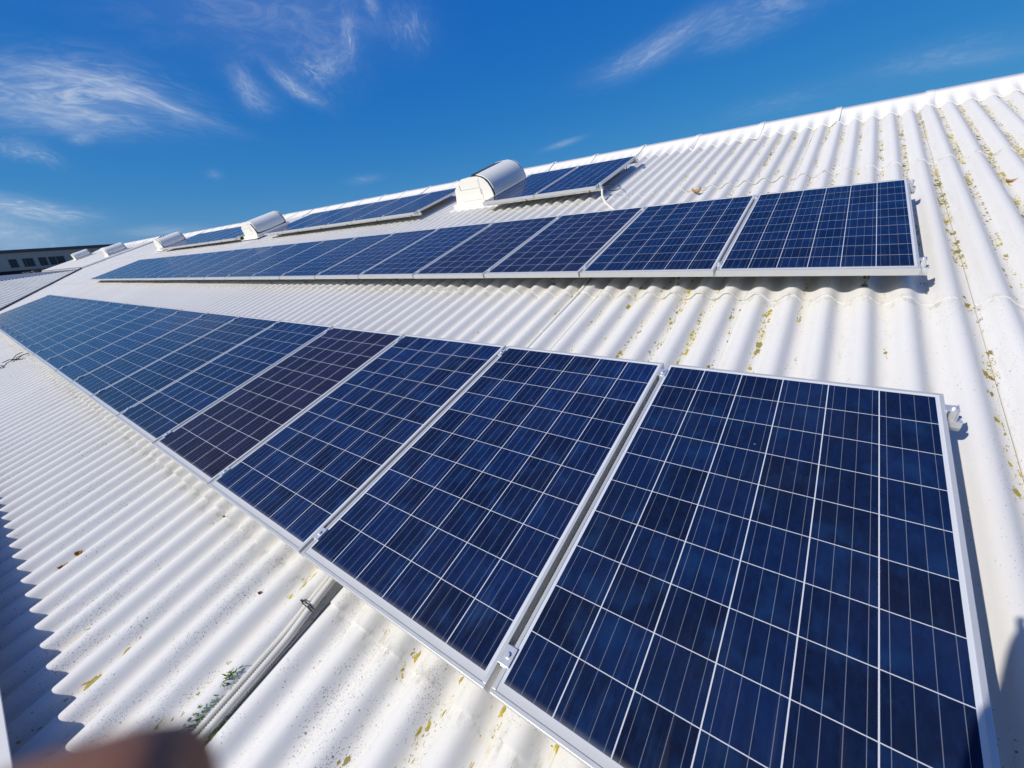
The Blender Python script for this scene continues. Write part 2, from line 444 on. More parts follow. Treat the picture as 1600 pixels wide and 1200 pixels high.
def put_panel(xr, y, label, group, tint=(1, 1, 1)):
    global first
    jz = random.uniform(-.0015, .0015); jr = random.uniform(-.0006, .0006)
    mw = roofm(xr - PW, y + random.uniform(-.002, .002), jz, jr)
    if first:
        o = proto; o.matrix_world = mw; first = False
    else: o = copy_tree(proto, mw)
    o['label'] = label; o['category'] = 'solar panel'; o['group'] = group
    for c in o.children:
        if c.name.startswith('cell_glass'): c.color = (*tint, 1)
    return o
PURPLE = (3.1, .50, .46)
for k in range(20):
    b = random.uniform(.9, 1.2); tint = (b, b, b * random.uniform(.95, 1.1)); extra = 'dark blue'
    if k == 3: tint = PURPLE; extra = 'purplish dark'
    if k in (1, 2): tint = (1.05, 1.12, 1.2)
    if k == 0: lab = 'nearest and largest dark blue solar panel, at the near right end of the lowest row'
    elif k == 19: lab = 'farthest solar panel of the lowest row, at the far left corner above the roof edge'
    elif k < 10: lab = f'{extra} solar panel, {ORD[k]} of the lowest row counted from its near right end'
    else: lab = f'pale solar panel, {ORD[19 - k]} of the lowest row counted from its far end'
    put_panel(-k * PP - (.008 if k else .003), 0, lab, 'solar panels of the lowest row', tint)
MX, MY = -.018, 2.69
for k in range(20):
    b = random.uniform(.9, 1.15); tint = (b, b, b)
    if k in (2, 3): tint = (2.2, .85, .72)
    if k == 0: lab = 'solar panel at the near right end of the middle row, beside bare roof'
    elif k == 19: lab = 'farthest solar panel of the middle row, at its pointed far left end'
    elif k < 10: lab = f'dark blue solar panel, {ORD[k]} of the middle row counted from its near right end'
    else: lab = f'bluish solar panel, {ORD[19 - k]} of the middle row counted from its far end'
    put_panel(MX - k * PP, MY, lab, 'solar panels of the middle row', tint)
TY = 5.42
segs = [(-3.11, 2), (-6.80, 6), (-14.80, 7)]
names = ['two panel group beside the largest ventilator', 'six panel group between two ventilators', 'far seven panel group']
for (x0, n), nm in zip(segs, names):
    for k in range(n):
        b = random.uniform(.9, 1.1)
        if n == 2: lab = ('right hand' if k == 0 else 'left hand') + ' panel of the ' + nm + ' in the top row'
        else: lab = f'solar panel, {ORD[k]} from the near end of the {nm}'
        put_panel(x0 - k * PP, TY, lab, 'solar panels of the top row', (b, b, b))

# ------------------------------------------------------------------ mounting rails with clamps and hanger bolts
def clamp_mesh():
    m = MB()
    m.box(-.0185, .0185, -.027, .027, .0015, .0045)
    m.box(-.0075, .0075, -.030, .030, -.036, .0012)
    m.tube([(0, 0, .005), (0, 0, .0115)], .0075, 8, False)
    return m
def endclamp_mesh():
    m = MB()
    m.box(-.010, .022, -.017, .017, .0015, .0045)     # tongue over the frame lip
    m.box(.0035, .022, -.017, .017, -.040, .0012)
    m.box(.0225, .0265, -.020, .020, -.043, .007)
    m.tube([(.013, 0, .0048), (.013, 0, .013)], .0068, 8, False)
    return m
def rail_mesh(length):
    m = MB()
    prof = [(-.020, -.041), (-.006, -.041), (-.006, -.058), (.006, -.058), (.006, -.041), (.020, -.041), (.020, -.068), (.012, -.088), (-.012, -.088), (-.020, -.068)]
    m.prism(prof, -length, 0, 'x')
    return m
c_me = None
rails = []
def rail(xr, y, n, label, group, pp=PP, protr=.048, closed_left=True):
    root = empty('mounting_rail', roofm(xr, y, 0))
    tag(root, label, 'mounting rail', group)
    L = n * pp + .05
    mw = root.matrix_world
    rail_mesh(L + protr).build('rail_channel', M_ALU, root, mw @ Matrix.Translation((protr, 0, 0)))
    global c_me
    if c_me is None:
        a = clamp_mesh().build('panel_clamp', M_ALU, root, mw, bevel=.0008); b = endclamp_mesh().build('end_clamp', M_ALU, root, mw, bevel=.0008)
        hb = MB(); hb.tube([(0, 0, -.16), (0, 0, -.06)], .005, 7); hb.tube([(0, 0, -.166), (0, 0, -.155)], .017, 10, False)
        hb.tube([(0, 0, -.155), (0, 0, -.150)], .011, 6, False); hb.box(-.004, .004, -.026, -.019, -.10, -.05); hb.box(-.014, .014, -.030, .012, -.104, -.099)
        h = hb.build('hanger_bolt', simple('weathered_bolt', (.12, .115, .11), .5, .5), root, mw)
        c_me = (a, b, h)
        for o in c_me: rails.append(o)
    def put(src, x, yy=0, flip=False):
        o = src.copy(); COL.objects.link(o); o.parent = root; o.matrix_parent_inverse = root.matrix_world.inverted()
        o.matrix_world = mw @ Matrix.Translation((x, yy, 0)) @ (Matrix.Rotation(math.pi, 4, 'Z') if flip else Matrix())
        return o
    for k in range(1, n): put(c_me[0], -k * pp + .010)
    put(c_me[1], .004); put(c_me[1], -n * pp + .016, 0, True)
    i = 0
    while True:
        # bolts go through the crests
        xc = CX - PC * (round((CX - xr) / PC) + 1 + 6 * i) - xr
        if xc < -L: break
        put(c_me[2], xc); i += 1
    return root
rail(0, .10, 20, 'lower aluminium mounting rail under the lowest row of panels', 'mounting rails')
rail(0, 1.52, 20, 'upper mounting rail of the lowest row, cut end and clamp sticking out', 'mounting rails')
rail(MX, MY + .115, 20, 'lower mounting rail under the middle row of panels', 'mounting rails')
rail(MX, MY + 1.52, 20, 'upper mounting rail of the middle row, end clamp showing at its top right corner', 'mounting rails')
for (x0, n), nm in zip(segs, names):
    rail(x0, TY + .115, n, 'lower mounting rail of the ' + nm, 'mounting rails')
    rail(x0, TY + 1.50, n, 'upper mounting rail of the ' + nm, 'mounting rails')
for o in rails: bpy.data.objects.remove(o)

# ------------------------------------------------------------------ roof ventilators
def make_vent():
    root = empty('roof_ventilator', Matrix())
    VW, VL = .97, 1.18
    prof = [(0, 0), (.03, .12), (.055, .255), (.17, .345), (.29, .425), (.50, .437), (.66, .430), (.76, .405), (.84, .355), (.90, .285), (.945, .19), (.965, .09), (.955, 0)]
    for y0, y1 in ((0, .016), (VL - .016, VL)):
        MB().prism(prof, y0, y1, 'y').build('end_plate', M_WHITE, root, Matrix(), bevel=.003)
    m = MB()                                            # pressed door on the near end plate
    m.box(.20, .72, -.007, -.0005, .03, .215); m.box(.22, .70, -.007, -.0005, .235, .39)
    m.build('pressed_panel', M_WHITE, root, Matrix(), bevel=.003)
    m = MB(); m.box(.205, .213, -.012, -.0075, .235, .33); m.box(.695, .705, -.012, -.0075, .12, .225); m.build('latch', M_STEEL, root, Matrix())
    # curved hood, open towards the left
    arc = [(.60, .440), (.64, .439), (.68, .432), (.76, .408), (.83, .368), (.885, .315), (.925, .25), (.955, .17), (.970, .085), (.965, 0)]
    m = MB(); vs = []
    for y in (-.012, VL + .012):
        for (a, b) in arc: vs.append((a + .004, y, b + .005))
    n = len(arc)
    m.add(vs, [(i, i + 1, i + 1 + n, i + n) for i in range(n - 1)], True)
    h = m.build('hood', M_GALV, root, Matrix())
    sol = h.modifiers.new('solid', 'SOLIDIFY'); sol.thickness = .006; sol.offset = 1
    sub = h.modifiers.new('sub', 'SUBSURF'); sub.levels = 1; sub.render_levels = 2
    m = MB(); m.prism([(.003, 0), (.058, .255), (.050, .258), (-.006, 0)], .018, VL - .018, 'y'); m.build('side_deflector', M_WHITE, root, Matrix())
    m = MB(); m.box(.12, .90, .03, VL - .03, -.03, .22); m.prism([(.075, .221), (.62, .221), (.62, .432), (.30, .424), (.19, .350), (.085, .270)], .34, VL - .0165, 'y'); m.box(.10, .62, .02, .34, .221, .30); m.build('throat_shade', M_DARK, root, Matrix())  # near-black blocks inside the hood stand in for its shaded interior
    m = MB(); m.box(-.06, 1.02, -.05, VL + .06, -.085, -.001); m.box(-.16, 1.10, -.16, VL + .12, -.10, -.086)
    m.build('curb', M_WHITE, root, Matrix(), bevel=.004)
    return root
vp = make_vent()
vl = ['largest and nearest white roof ventilator, left of the two panel group',
      'second nearest roof ventilator, at the left end of the six panel group',
      'third roof ventilator from the near end, at the far end of the top panel row',
      'fourth roof ventilator, alone on the bare roof with a dark shadow beneath its hood',
      'smallest and farthest roof ventilator, in front of the grey building']
for i, (vx, vy, vz, vs_) in enumerate([(-6.15, 5.93, -.085, .93), (-14.66, 5.68, -.045, .84), (-23.35, 5.75, -.055, .80), (-32.4, 5.75, .0, .78), (-41.9, 5.9, .02, .76)]):
    mw = roofm(vx, vy, vz) @ Matrix.Scale(vs_, 4)
    if i == 0: vp.matrix_world = mw; o = vp
    else: o = copy_tree(vp, mw)
    tag(o, vl[i], 'roof ventilator', 'roof ventilators along the ridge')

# ------------------------------------------------------------------ conduits, cables and litter on the roof
def ribbed(path, r, name, mat, label, cat, group=None, step=.0082):
    pts = []
    for a, b in zip(path[:-1], path[1:]):
        a, b = Vector(a), Vector(b); n = max(1, int((b - a).length / .01))
        for i in range(n): pts.append(a.lerp(b, i / n))
    pts.append(Vector(path[-1]))
    for _ in range(12):
        pts = [pts[0]] + [(pts[i - 1] + pts[i] * 2 + pts[i + 1]) / 4 for i in range(1, len(pts) - 1)] + [pts[-1]]
    out = [pts[0]]; acc = 0
    for a, b in zip(pts[:-1], pts[1:]):
        acc += (b - a).length
        if acc >= step / 2: out.append(b); acc = 0
    fine = []; 
    tot = [0]
    for a, b in zip(pts[:-1], pts[1:]): tot.append(tot[-1] + (b - a).length)
    n = int(tot[-1] / (step / 2)); j = 0
    for i in range(n + 1):
        s = tot[-1] * i / n
        while j < len(tot) - 2 and tot[j + 1] < s: j += 1
        f = (s - tot[j]) / max(1e-9, tot[j + 1] - tot[j]); fine.append(pts[j].lerp(pts[j + 1], min(1, f)))
    rs = [r * (1.03 if i % 2 else .80) for i in range(len(fine))]
    base = Vector(path[0])
    o = MB().tube([p - base for p in fine], rs, 12).build(name, mat, None, RW @ Matrix.Translation(base))
    return tag(o, label, cat, group)
zc = ZM + .012
ribbed([(-1.955, .30, -.150), (-1.948, .05, -.148), (-1.945, -.10, -.160), (-1.945, -.24, zc), (-1.944, -.42, zc), (-1.945, -.75, zc), (-1.945, -1.10, zc)],
       .0150, 'flexible_conduit', M_CONDUIT, 'left one of two ribbed grey conduits running down the roof trough', 'conduit', 'ribbed conduits below the lowest row')
ribbed([(-1.925, .30, -.150), (-1.922, .05, -.146), (-1.915, -.10, -.155), (-1.912, -.24, zc + .002), (-1.908, -.42, zc), (-1.908, -.75, zc), (-1.910, -1.10, zc)],
       .0165, 'flexible_conduit', M_CONDUIT, 'right one of two ribbed grey conduits, the thicker one beside the sheet edge', 'conduit', 'ribbed conduits below the lowest row')
# cable tie around both
def tie(y, x, z):
    m = MB()
    for dy in (-.005, .005):
        pts = [(x + .036 * math.cos(a), y + dy, z + .0195 * math.sin(a)) for a in [2 * math.pi * i / 20 for i in range(21)]]
        m.tube(pts, .0022, 6)
    m.box(x - .052, x - .036, y - .004, y + .004, z, z + .006)
    b = Vector((x, y, z)); m.v = [tuple(Vector(p) - b) for p in m.v]
    return m.build('cable_tie', M_BLACK, None, RW @ Matrix.Translation(b))
tag(tie(-.115, -1.931, -.155), 'black double cable tie binding two ribbed conduits below the lowest row', 'cable tie')
# straight pipe in the trough between the lowest and the middle row
def pipe():
    m = MB(); b = Vector((-2.0, 1.6, -.185))
    pts = [(-2.060, 1.50, -.176), (-2.058, 2.0, -.175), (-2.056, 2.62, -.171), (-2.050, 2.82, -.160), (-2.04, 3.3, -.148)]
    m.tube([Vector(p) - b for p in pts], .0165, 12)
    for yy, ln in ((2.04, .035), (2.60, .06)):
        m.tube([Vector((-2.058, yy, -.175 if yy < 2.3 else -.1712)) - b, Vector((-2.058, yy + ln, -.175 if yy < 2.3 else -.1709)) - b], .0195, 12)
    o = m.build('conduit_pipe', M_PVC, None, RW @ Matrix.Translation(b))
    return tag(o, 'straight white conduit pipe in the roof trough between the lowest and middle rows', 'pipe')
pipe()
m = MB(); b = Vector((-1.98, 2.85, -.15))
m.tube([Vector(p) - b for p in [(-2.055, 2.66, -.161), (-2.045, 2.80, -.150), (-2.02, 2.95, -.120), (-1.95, 3.1, -.07)]], .006, 8)
tag(m.build('cable', M_BLACK, None, RW @ Matrix.Translation(b)), 'black cable coming out of the white pipe under the middle row', 'cable')
# hose from the right end of the top row down to the middle row
def hose():
    b = Vector((-2.95, 5.3, -.12))
    P = [(-3.06, 5.50, -.075), (-3.045, 5.46, -.105), (-3.03, 5.42, -.140), (-2.98, 5.34, -.158), (-2.86, 5.15, -.160), (-2.70, 4.93, -.162), (-2.55, 4.74, -.160), (-2.45, 4.55, -.158)]
    pts = [Vector(p) - b for p in P]
    dense = []
    for i in range(len(pts) - 1):
        for k in range(4): dense.append(pts[i].lerp(pts[i + 1], k / 4))
    dense.append(pts[-1])
    for _ in range(4): dense = [dense[0]] + [(dense[i - 1] + dense[i] * 2 + dense[i + 1]) / 4 for i in range(1, len(dense) - 1)] + [dense[-1]]
    o = MB().tube(dense, .014, 10).build('conduit_hose', M_PVC, None, RW @ Matrix.Translation(b))
    return tag(o, 'white hose bending down from the right corner of the top row to the middle row', 'hose')
hose()
m = MB(); b = Vector((-3.05, 5.55, -.08))
pts = [Vector((-3.06 + .10 + .11 * math.cos(a), 5.60 + .13 * math.sin(a), -.085 - .03 * math.cos(a))) - b for a in [math.pi * 1.05 + i * .22 for i in range(26)]]
m.tube(pts, .0055, 8)
tag(m.build('cable_loop', M_BLACK, None, RW @ Matrix.Translation(b)), 'loop of black cable hanging out at the right corner of the top row', 'cable')
# dark cable scraps near the far end of the eave course
m = MB(); b = Vector((-11.45, -.55, -.165))
for k in range(7):
    y0 = random.uniform(-.3, .25); x0 = random.uniform(-.3, .2)
    m.tube([(x0 + .25 * random.uniform(-1, 1) * i / 5, y0 + .45 * i / 5, .005 + .05 * math.sin(i * 1.1 + k)) for i in range(6)], .006, 6)
tag(m.build('cable_scrap', M_BLACK, None, RW @ Matrix.Translation(b)), 'dark tangle of cable lying on the sheets below the far lowest row', 'cable')

# dead leaves
def leaf(x, y, size, col, label, lift=.01, rz=0.0):
    m = MB(); n = 9; vs = []
    for i in range(n):
        t = i / (n - 1); w = size * .36 * math.sin(math.pi * min(1, t * 1.02 + .01)) ** .8 * (1 + .25 * (-1) ** i)
        for s in (-1, -.5, 0, .5, 1):
            vs.append(((t - .5) * size, s * w, lift * (abs(s) ** 1.3) + lift * 1.2 * (t - .5) ** 2 * 4 + random.uniform(0, .15) * lift))
    m.add(vs, [(i * 5 + j, i * 5 + j + 1, (i + 1) * 5 + j + 1, (i + 1) * 5 + j) for i in range(n - 1) for j in range(4)], True)
    m.tube([(-.5 * size, 0, lift * 1.2), (-.8 * size, .05 * size, lift * .8)], .0012, 5)
    o = m.build('dead_leaf', simple('leaf_' + str(len(bpy.data.materials)), col, .7, var=.35, sc=60), None, roofm(x, y, ZM + wave(x) + .010, rz))
    so = o.modifiers.new('s', 'SOLIDIFY'); so.thickness = .0008
    return tag(o, label, 'leaf', 'dead leaves on the roof')
leaf(-3.715, -.635, .05, (.35, .17, .03), 'orange brown dead leaf by the shaded eave, the upper of two', .012, .6)
leaf(-3.70, -.715, .055, (.30, .15, .04), 'orange brown dead leaf by the shaded eave, the lower of two', .010, 1.1)
leaf(-1.775, 5.235, .10, (.42, .24, .09), 'curled tan leaf lying above the middle row of panels', .030, .3)
leaf(.60, 4.62, .06, (.30, .15, .06), 'small brown leaf on bare white sheets right of the middle row', .012, 0)
leaf(-2.21, -.19, .022, (.16, .06, .05), 'tiny reddish dead leaf left of the ribbed conduits', .005, .4)
leaf(-2.95, -.05, .028, (.12, .11, .06), 'little olive scrap of leaf below the joint of the fourth panel', .005, .8)
# weed growing in the trough by the conduits
def weed():
    root = empty('weed', roofm(-1.930, -.50, 0))
    tag(root, 'small green weed growing in the trough beside the ribbed conduits', 'plant')
    m = MB(); st = MB(); rnd = random.Random(3)
    for (cx_, cy_, n, hh) in ((-.050, .070, 46, .034), (-.038, -.09, 260, .028), (.003, -.06, 320, .040), (.038, -.12, 260, .026)):
        for i in range(n):
            a = rnd.uniform(0, 6.283); el = rnd.uniform(.1, 1.2); ln = hh * rnd.uniform(.4, .95)
            px_ = cx_ + rnd.gauss(0, .008); p = Vector((px_, cy_ + rnd.gauss(0, .014 if n < 50 else .055), wave(-1.930 + px_) + ZM + .014))
            d = Vector((math.cos(a) * math.cos(el), math.sin(a) * math.cos(el), math.sin(el)))
            q = d.cross(Vector((0, 0, 1))).normalized() * rnd.uniform(.0016, .0032)
            mid = p + d * ln * .5 + Vector((0, 0, .003)); tip = p + d * ln; 
            m.add([p, mid + q, tip, mid - q], [(0, 1, 2, 3)])
        zz_ = wave(-1.930 + cx_) + ZM; st.tube([(cx_, cy_, zz_), (cx_, cy_ + .004, zz_ + .022)], .0016, 5)
    t = NT('weed_leaf'); co = obco(t)
    t.principled(t.mix(t.noise(co, 70, 2), (.09, .19, .015, 1), (.26, .31, .04, 1)), .9, Specular_IOR_Level=.1)
    m.build('leaves', t.m, root, root.matrix_world, recalc=False); st.build('stem', t.m, root, root.matrix_world)
weed()

# ------------------------------------------------------------------ what lies beyond the roof
# adjoining shed whose metal roof meets the factory roof along a valley
q = PITCH
hyd = Vector((0, -math.cos(q), math.sin(q)))
A = Vector((-31.15, 4.30, -.17)); V = Vector((-24.1, .50, -.17)); V2 = V + (V - A).normalized() * 3
ridge = lambda s: A + hyd * s
shed = empty('metal_shed', RW)
tag(shed, 'low shed with grey ribbed metal roof meeting the far edge of the white roof', 'shed')
t = NT('shed_sheet'); co = obco(t); sp = t.n('SeparateXYZ'); t.set(sp.inputs[0], co)
rib = t.m_('FRACT', t.m_('MULTIPLY', sp.outputs[1], 2.6))
M_SHED = t.principled(t.mix(t.noise(co, 1.5, 4), (.40, .42, .43, 1), (.54, .56, .56, 1)), .5, .2)
M_SHEDCAP = simple('shed_cap', (.22, .25, .31), .5, .3)
m = MB(); N = 60
ra, va = [], []
for i in range(N + 1):
    s = i / N
    r0 = ridge(7.5 * s); v0 = A + (V2 - A) * s
    ra.append(r0.lerp(v0, .30)); va.append(v0)
m.add([tuple(p) for p in ra + va], [(i, i + 1, i + N + 2, i + N + 1) for i in range(N)])
for i in range(2, N, 1):
    a, b = ra[i], va[i]; d = (b - a)
    if d.length < .15: continue
    nrm = (ra[i + 1 if i < N else i] - ra[i - 1]).cross(d).normalized()
    if nrm.x < 0: nrm = -nrm
    m.tube([a + nrm * .004, b + nrm * .004], .016, 5)
m.build('roof_slope', M_SHED, shed, RW)
m = MB(); rr = [ridge(7.5 * i / N) for i in range(N + 1)]
m.add([tuple(p + Vector((0, 0, .02))) for p in rr] + [tuple(p + Vector((.01, 0, .02))) for p in ra], [(i, i + 1, i + N + 2, i + N + 1) for i in range(N)])
m.build('ridge_flashing', M_SHEDCAP, shed, RW)
m = MB(); m.tube([A + Vector((.05, 0, .03)), V2 + Vector((.05, 0, .03))], .045, 6); m.build('valley_gutter', simple('gutter', (.10, .08, .09), .6), shed, RW)
m = MB(); e = Vector((-6, 0, -2.0)); m.add([tuple(p) for p in rr] + [tuple(p + e) for p in rr], [(i, i + 1, i + N + 2, i + N + 1) for i in range(N)])
m.build('rear_slope', M_SHEDCAP, shed, RW)
P0 = W(V2); P1 = W(ridge(7.5)); P2 = W(ridge(7.5) + e)
m = MB(); m.add([P0, P1, P2, (P2.x, P2.y, 0), (P0.x, P0.y, 0)], [(0, 1, 2, 3, 4)]); m.build('gable_wall', simple('shed_wall', (.4, .4, .4), .8), shed, Matrix())

# grey clad building in the distance
d0 = dirw(80, 410); hN = Vector((d0.x, d0.y, 0)).normalized(); D = 130.0
side = Vector((-hN.y, hN.x, 0))                      # to the left as seen
bm_ = Matrix(((side.x, hN.x, 0, CAMW.x + hN.x * D), (side.y, hN.y, 0, CAMW.y + hN.y * D), (0, 0, 1, 0), (0, 0, 0, 1)))
off = empty('office_building', bm_)
tag(off, 'long dark grey building with a row of dark windows beyond the far roof end', 'building')
t = NT('grey_cladding'); co = obco(t); sp = t.n('SeparateXYZ'); t.set(sp.inputs[0], co)
seam = t.m_('LESS_THAN', t.m_('FRACT', t.m_('MULTIPLY', sp.outputs[0], .9)), .03)
g0 = t.mix(t.noise(t.scale(co, (.3, .3, .8)), 1.0, 4), (.50, .425, .335, 1), (.56, .47, .37, 1))
M_CLAD = t.principled(t.mix(t.m_('MULTIPLY', seam, .35), g0, (.07, .07, .07, 1)), .6, .1)
M_BAND = simple('dark_fascia', (.11, .10, .09), .6)
M_GLASSW = simple('window_glass', (.012, .022, .026), .12, 0, var=.3, sc=1.2)
M_WFRAME = simple('window_frame', (.09, .095, .10), .5)
ZT, ZB = 12.72, 8.55
m = MB(); m.box(-34, 58, 0, 22, ZB + .32, ZT - .55); m.build('wall', M_CLAD, off, bm_)
m = MB(); m.box(-34.15, 58.15, -.12, 22.1, ZT - .548, ZT + .05); m.build('fascia', M_BAND, off, bm_)
m = MB(); m.box(-33.8, 57.8, .25, 21.5, 0, ZB + .318); m.build('recessed_base', M_DARK, off, bm_)
m = MB(); m.box(-3.9, -3.45, -.10, -.02, ZB + .4, ZT - 1.4); m.build('downpipe', simple('maroon_pipe', (.09, .035, .04), .5), off, bm_)
wins = [(4.55, 5.65), (3.45, 3.80), (2.30, 3.40), (.45, 1.60), (-.85, .15), (-2.15, -.95)]
wins += [(a + 12.5 * k, b + 12.5 * k) for k in (1, 2, 3) for a, b in wins[:6]] + [(a - 12.5 * k, b - 12.5 * k) for k in (1, 2) for a, b in wins[:6]]
for a, b in wins:
    if a < -33 or b > 57 or (-4.2 < a < -3): continue
    z0, z1 = 9.45, 11.02
    f = MB(); e_ = .07
    for (x0, x1, y0, y1) in ((a, b, z0, z0 + e_), (a, b, z1 - e_, z1), (a, a + e_, z0 + e_, z1 - e_), (b - e_, b, z0 + e_, z1 - e_)):
        f.box(x0, x1, -.06, -.005, y0, y1)
    if b - a > .6:
        f.box((a + b) / 2 - .03, (a + b) / 2 + .03, -.055, -.006, z0 + e_, z1 - e_); f.box(a + e_, b - e_, -.05, -.008, z0 + .95, z0 + 1.0)
    fo = f.build('window', M_WFRAME, off, bm_)
    g = MB(); g.box(a + e_, b - e_, -.022, -.014, z0 + e_, z1 - e_); g.build('pane', M_GLASSW, fo, bm_)
# rough scrubby bank in front of it
m = MB(); rnd = random.Random(5)
for i in range(2600):
    s = rnd.uniform(-30, 55); dd = rnd.uniform(-26, -3); h = 7.2 + rnd.uniform(0, 1.0) + .35 * math.sin(s * .7) 
    p = Vector((s, dd, h)); r = rnd.uniform(.12, .5)
    ax = Vector((rnd.gauss(0, 1), rnd.gauss(0, 1), rnd.gauss(0, 1))).normalized(); bx_ = ax.orthogonal().normalized(); cx2 = ax.cross(bx_)
    m.add([p + bx_ * r, p + cx2 * r * .6, p - bx_ * r, p - cx2 * r * .6], [(0, 1, 2, 3)])
t = NT('dry_scrub'); co = obco(t)
t.principled(t.mix(t.noise(co, .6, 3), (.20, .16, .14, 1), (.09, .085, .06, 1)), .9)
tag(m.build('scrub', t.m, None, bm_, recalc=False), 'dry brownish scrub below the grey building', 'scrub', kind='stuff')
m = MB(); m.add([(-60, -34, 0), (70, -34, 0), (70, -27, 7.0), (-60, -27, 7.0), (70, .2, 7.6), (-60, .2, 7.6), (-60, 24, 7.6), (70, 24, 7.6), (70, 60, 0), (-60, 60, 0)],
              [(0, 1, 2, 3), (3, 2, 4, 5), (5, 4, 7, 6), (6, 7, 8, 9)])
t = NT('bank_soil'); co = obco(t); t.principled(t.mix(t.noise(co, .4, 5), (.16, .13, .11, 1), (.10, .10, .06, 1)), .95)
tag(m.build('terrain', t.m, None, bm_), kind='structure')
# ground
m = MB(); m.add([(-4000, -4000, 0), (4000, -4000, 0), (4000, 4000, 0), (-4000, 4000, 0)], [(0, 1, 2, 3)])
t = NT('yard_ground'); co = obco(t); t.principled(t.mix(t.noise(co, .05, 6, .6), (.10, .10, .095, 1), (.20, .19, .17, 1)), .9)
tag(m.build('ground', t.m), kind='structure')

# ------------------------------------------------------------------ photographer (casts the shadow at the right, fingertip in the corner)
fwd = Vector((cf.x, cf.y, 0)).normalized(); lft = Vector((-fwd.y, fwd.x, 0)); up = Vector((0, 0, 1))
foot = CAMW - fwd * .33; fy = (foot.y) / math.cos(PITCH)
footz = H0 + (fy * math.sin(PITCH)) + (ZM + AMP) * math.cos(PITCH) - .05
PB = Vector((foot.x, foot.y, footz))
EYE = CAMW.z - footz
PM = Matrix(((fwd.x, lft.x, 0, PB.x), (fwd.y, lft.y, 0, PB.y), (0, 0, 1, PB.z), (0, 0, 0, 1)))   # person: x forward, y left, z up
PMi = PM.inverted()
def c2p(r, d, w): return PMi @ (CAMW + cr * r + cd * d + cf * w)      # around the phone's lens
per = empty('person', PM)
tag(per, 'person in dark shirt and trousers holding a phone, one blurred fingertip in view', 'person')
def skin(name, pts, edges, mat, parent=per, levels=2):
    me = bpy.data.meshes.new(name); me.from_pydata([tuple(p[0]) for p in pts], edges, []); me.materials.append(mat)
    o = bpy.data.objects.new(name, me); COL.objects.link(o); o.parent = parent; o.matrix_world = PM
    sk = o.modifiers.new('skin', 'SKIN'); sk.use_smooth_shade = True
    for v, p in zip(me.skin_vertices[0].data, pts):
        r = p[1]; v.radius = r if isinstance(r, tuple) else (r, r); v.use_root = False
    me.skin_vertices[0].data[0].use_root = True
    ss = o.modifiers.new('sub', 'SUBSURF'); ss.levels = 1; ss.render_levels = levels
    return o
t = NT('skin'); co = obco(t)
M_SKIN = t.principled(t.mix(t.noise(co, 60, 4), (.20, .085, .045, 1), (.28, .125, .075, 1)), .5, bump=t.noise(co, 350, 4), bstr=.25, bdist=.001, Subsurface_Weight=.15, Subsurface_Radius=(.01, .004, .002))
M_SHIRT = simple('dark_shirt', (.05, .06, .09), .9, var=.2, sc=30, bstr=.3)
M_TROU = simple('work_trousers', (.06, .06, .06), .9, var=.2, sc=30, bstr=.3)
M_HAIR = simple('dark_hair', (.02, .014, .01), .6, var=.3, sc=80, bstr=.5)
k = EYE / 1.60
sh = 1.38 * k
LW = c2p(-.112, .078, -.030); RWs = c2p(.175, .055, -.040)      # wrists
LE = Vector((.08, .30, sh - .22)); RE = Vector((.06, -.32, sh - .26))
pts = [((0, 0, .92 * k), (.15, .11)), ((0, 0, 1.08 * k), (.135, .10)), ((-.01, 0, 1.25 * k), (.155, .115)), ((-.01, 0, sh), (.11, .085)), ((.01, 0, sh + .08), (.058, .06)),
       ((.03, 0, 1.55 * k), (.075, .085)), ((.035, 0, 1.63 * k), (.078, .095)), ((.03, 0, 1.70 * k), (.055, .07)),
       ((-.01, .18, sh), .058), (LE, .043), (LW, .030), ((-.01, -.18, sh), .058), (RE, .043), (RWs, .030),
       ((0, .09, .86 * k), .088), ((.02, .11, .48 * k), .058), ((-.02, .12, .09), .040), ((.12, .13, .045), .035),
       ((0, -.09, .86 * k), .088), ((.02, -.11, .48 * k), .058), ((-.02, -.12, .09), .040), ((.12, -.13, .045), .035)]
edges = [(0, 1), (1, 2), (2, 3), (3, 4), (4, 5), (5, 6), (6, 7), (3, 8), (8, 9), (9, 10), (3, 11), (11, 12), (12, 13), (0, 14), (14, 15), (15, 16), (16, 17), (0, 18), (18, 19), (19, 20), (20, 21)]
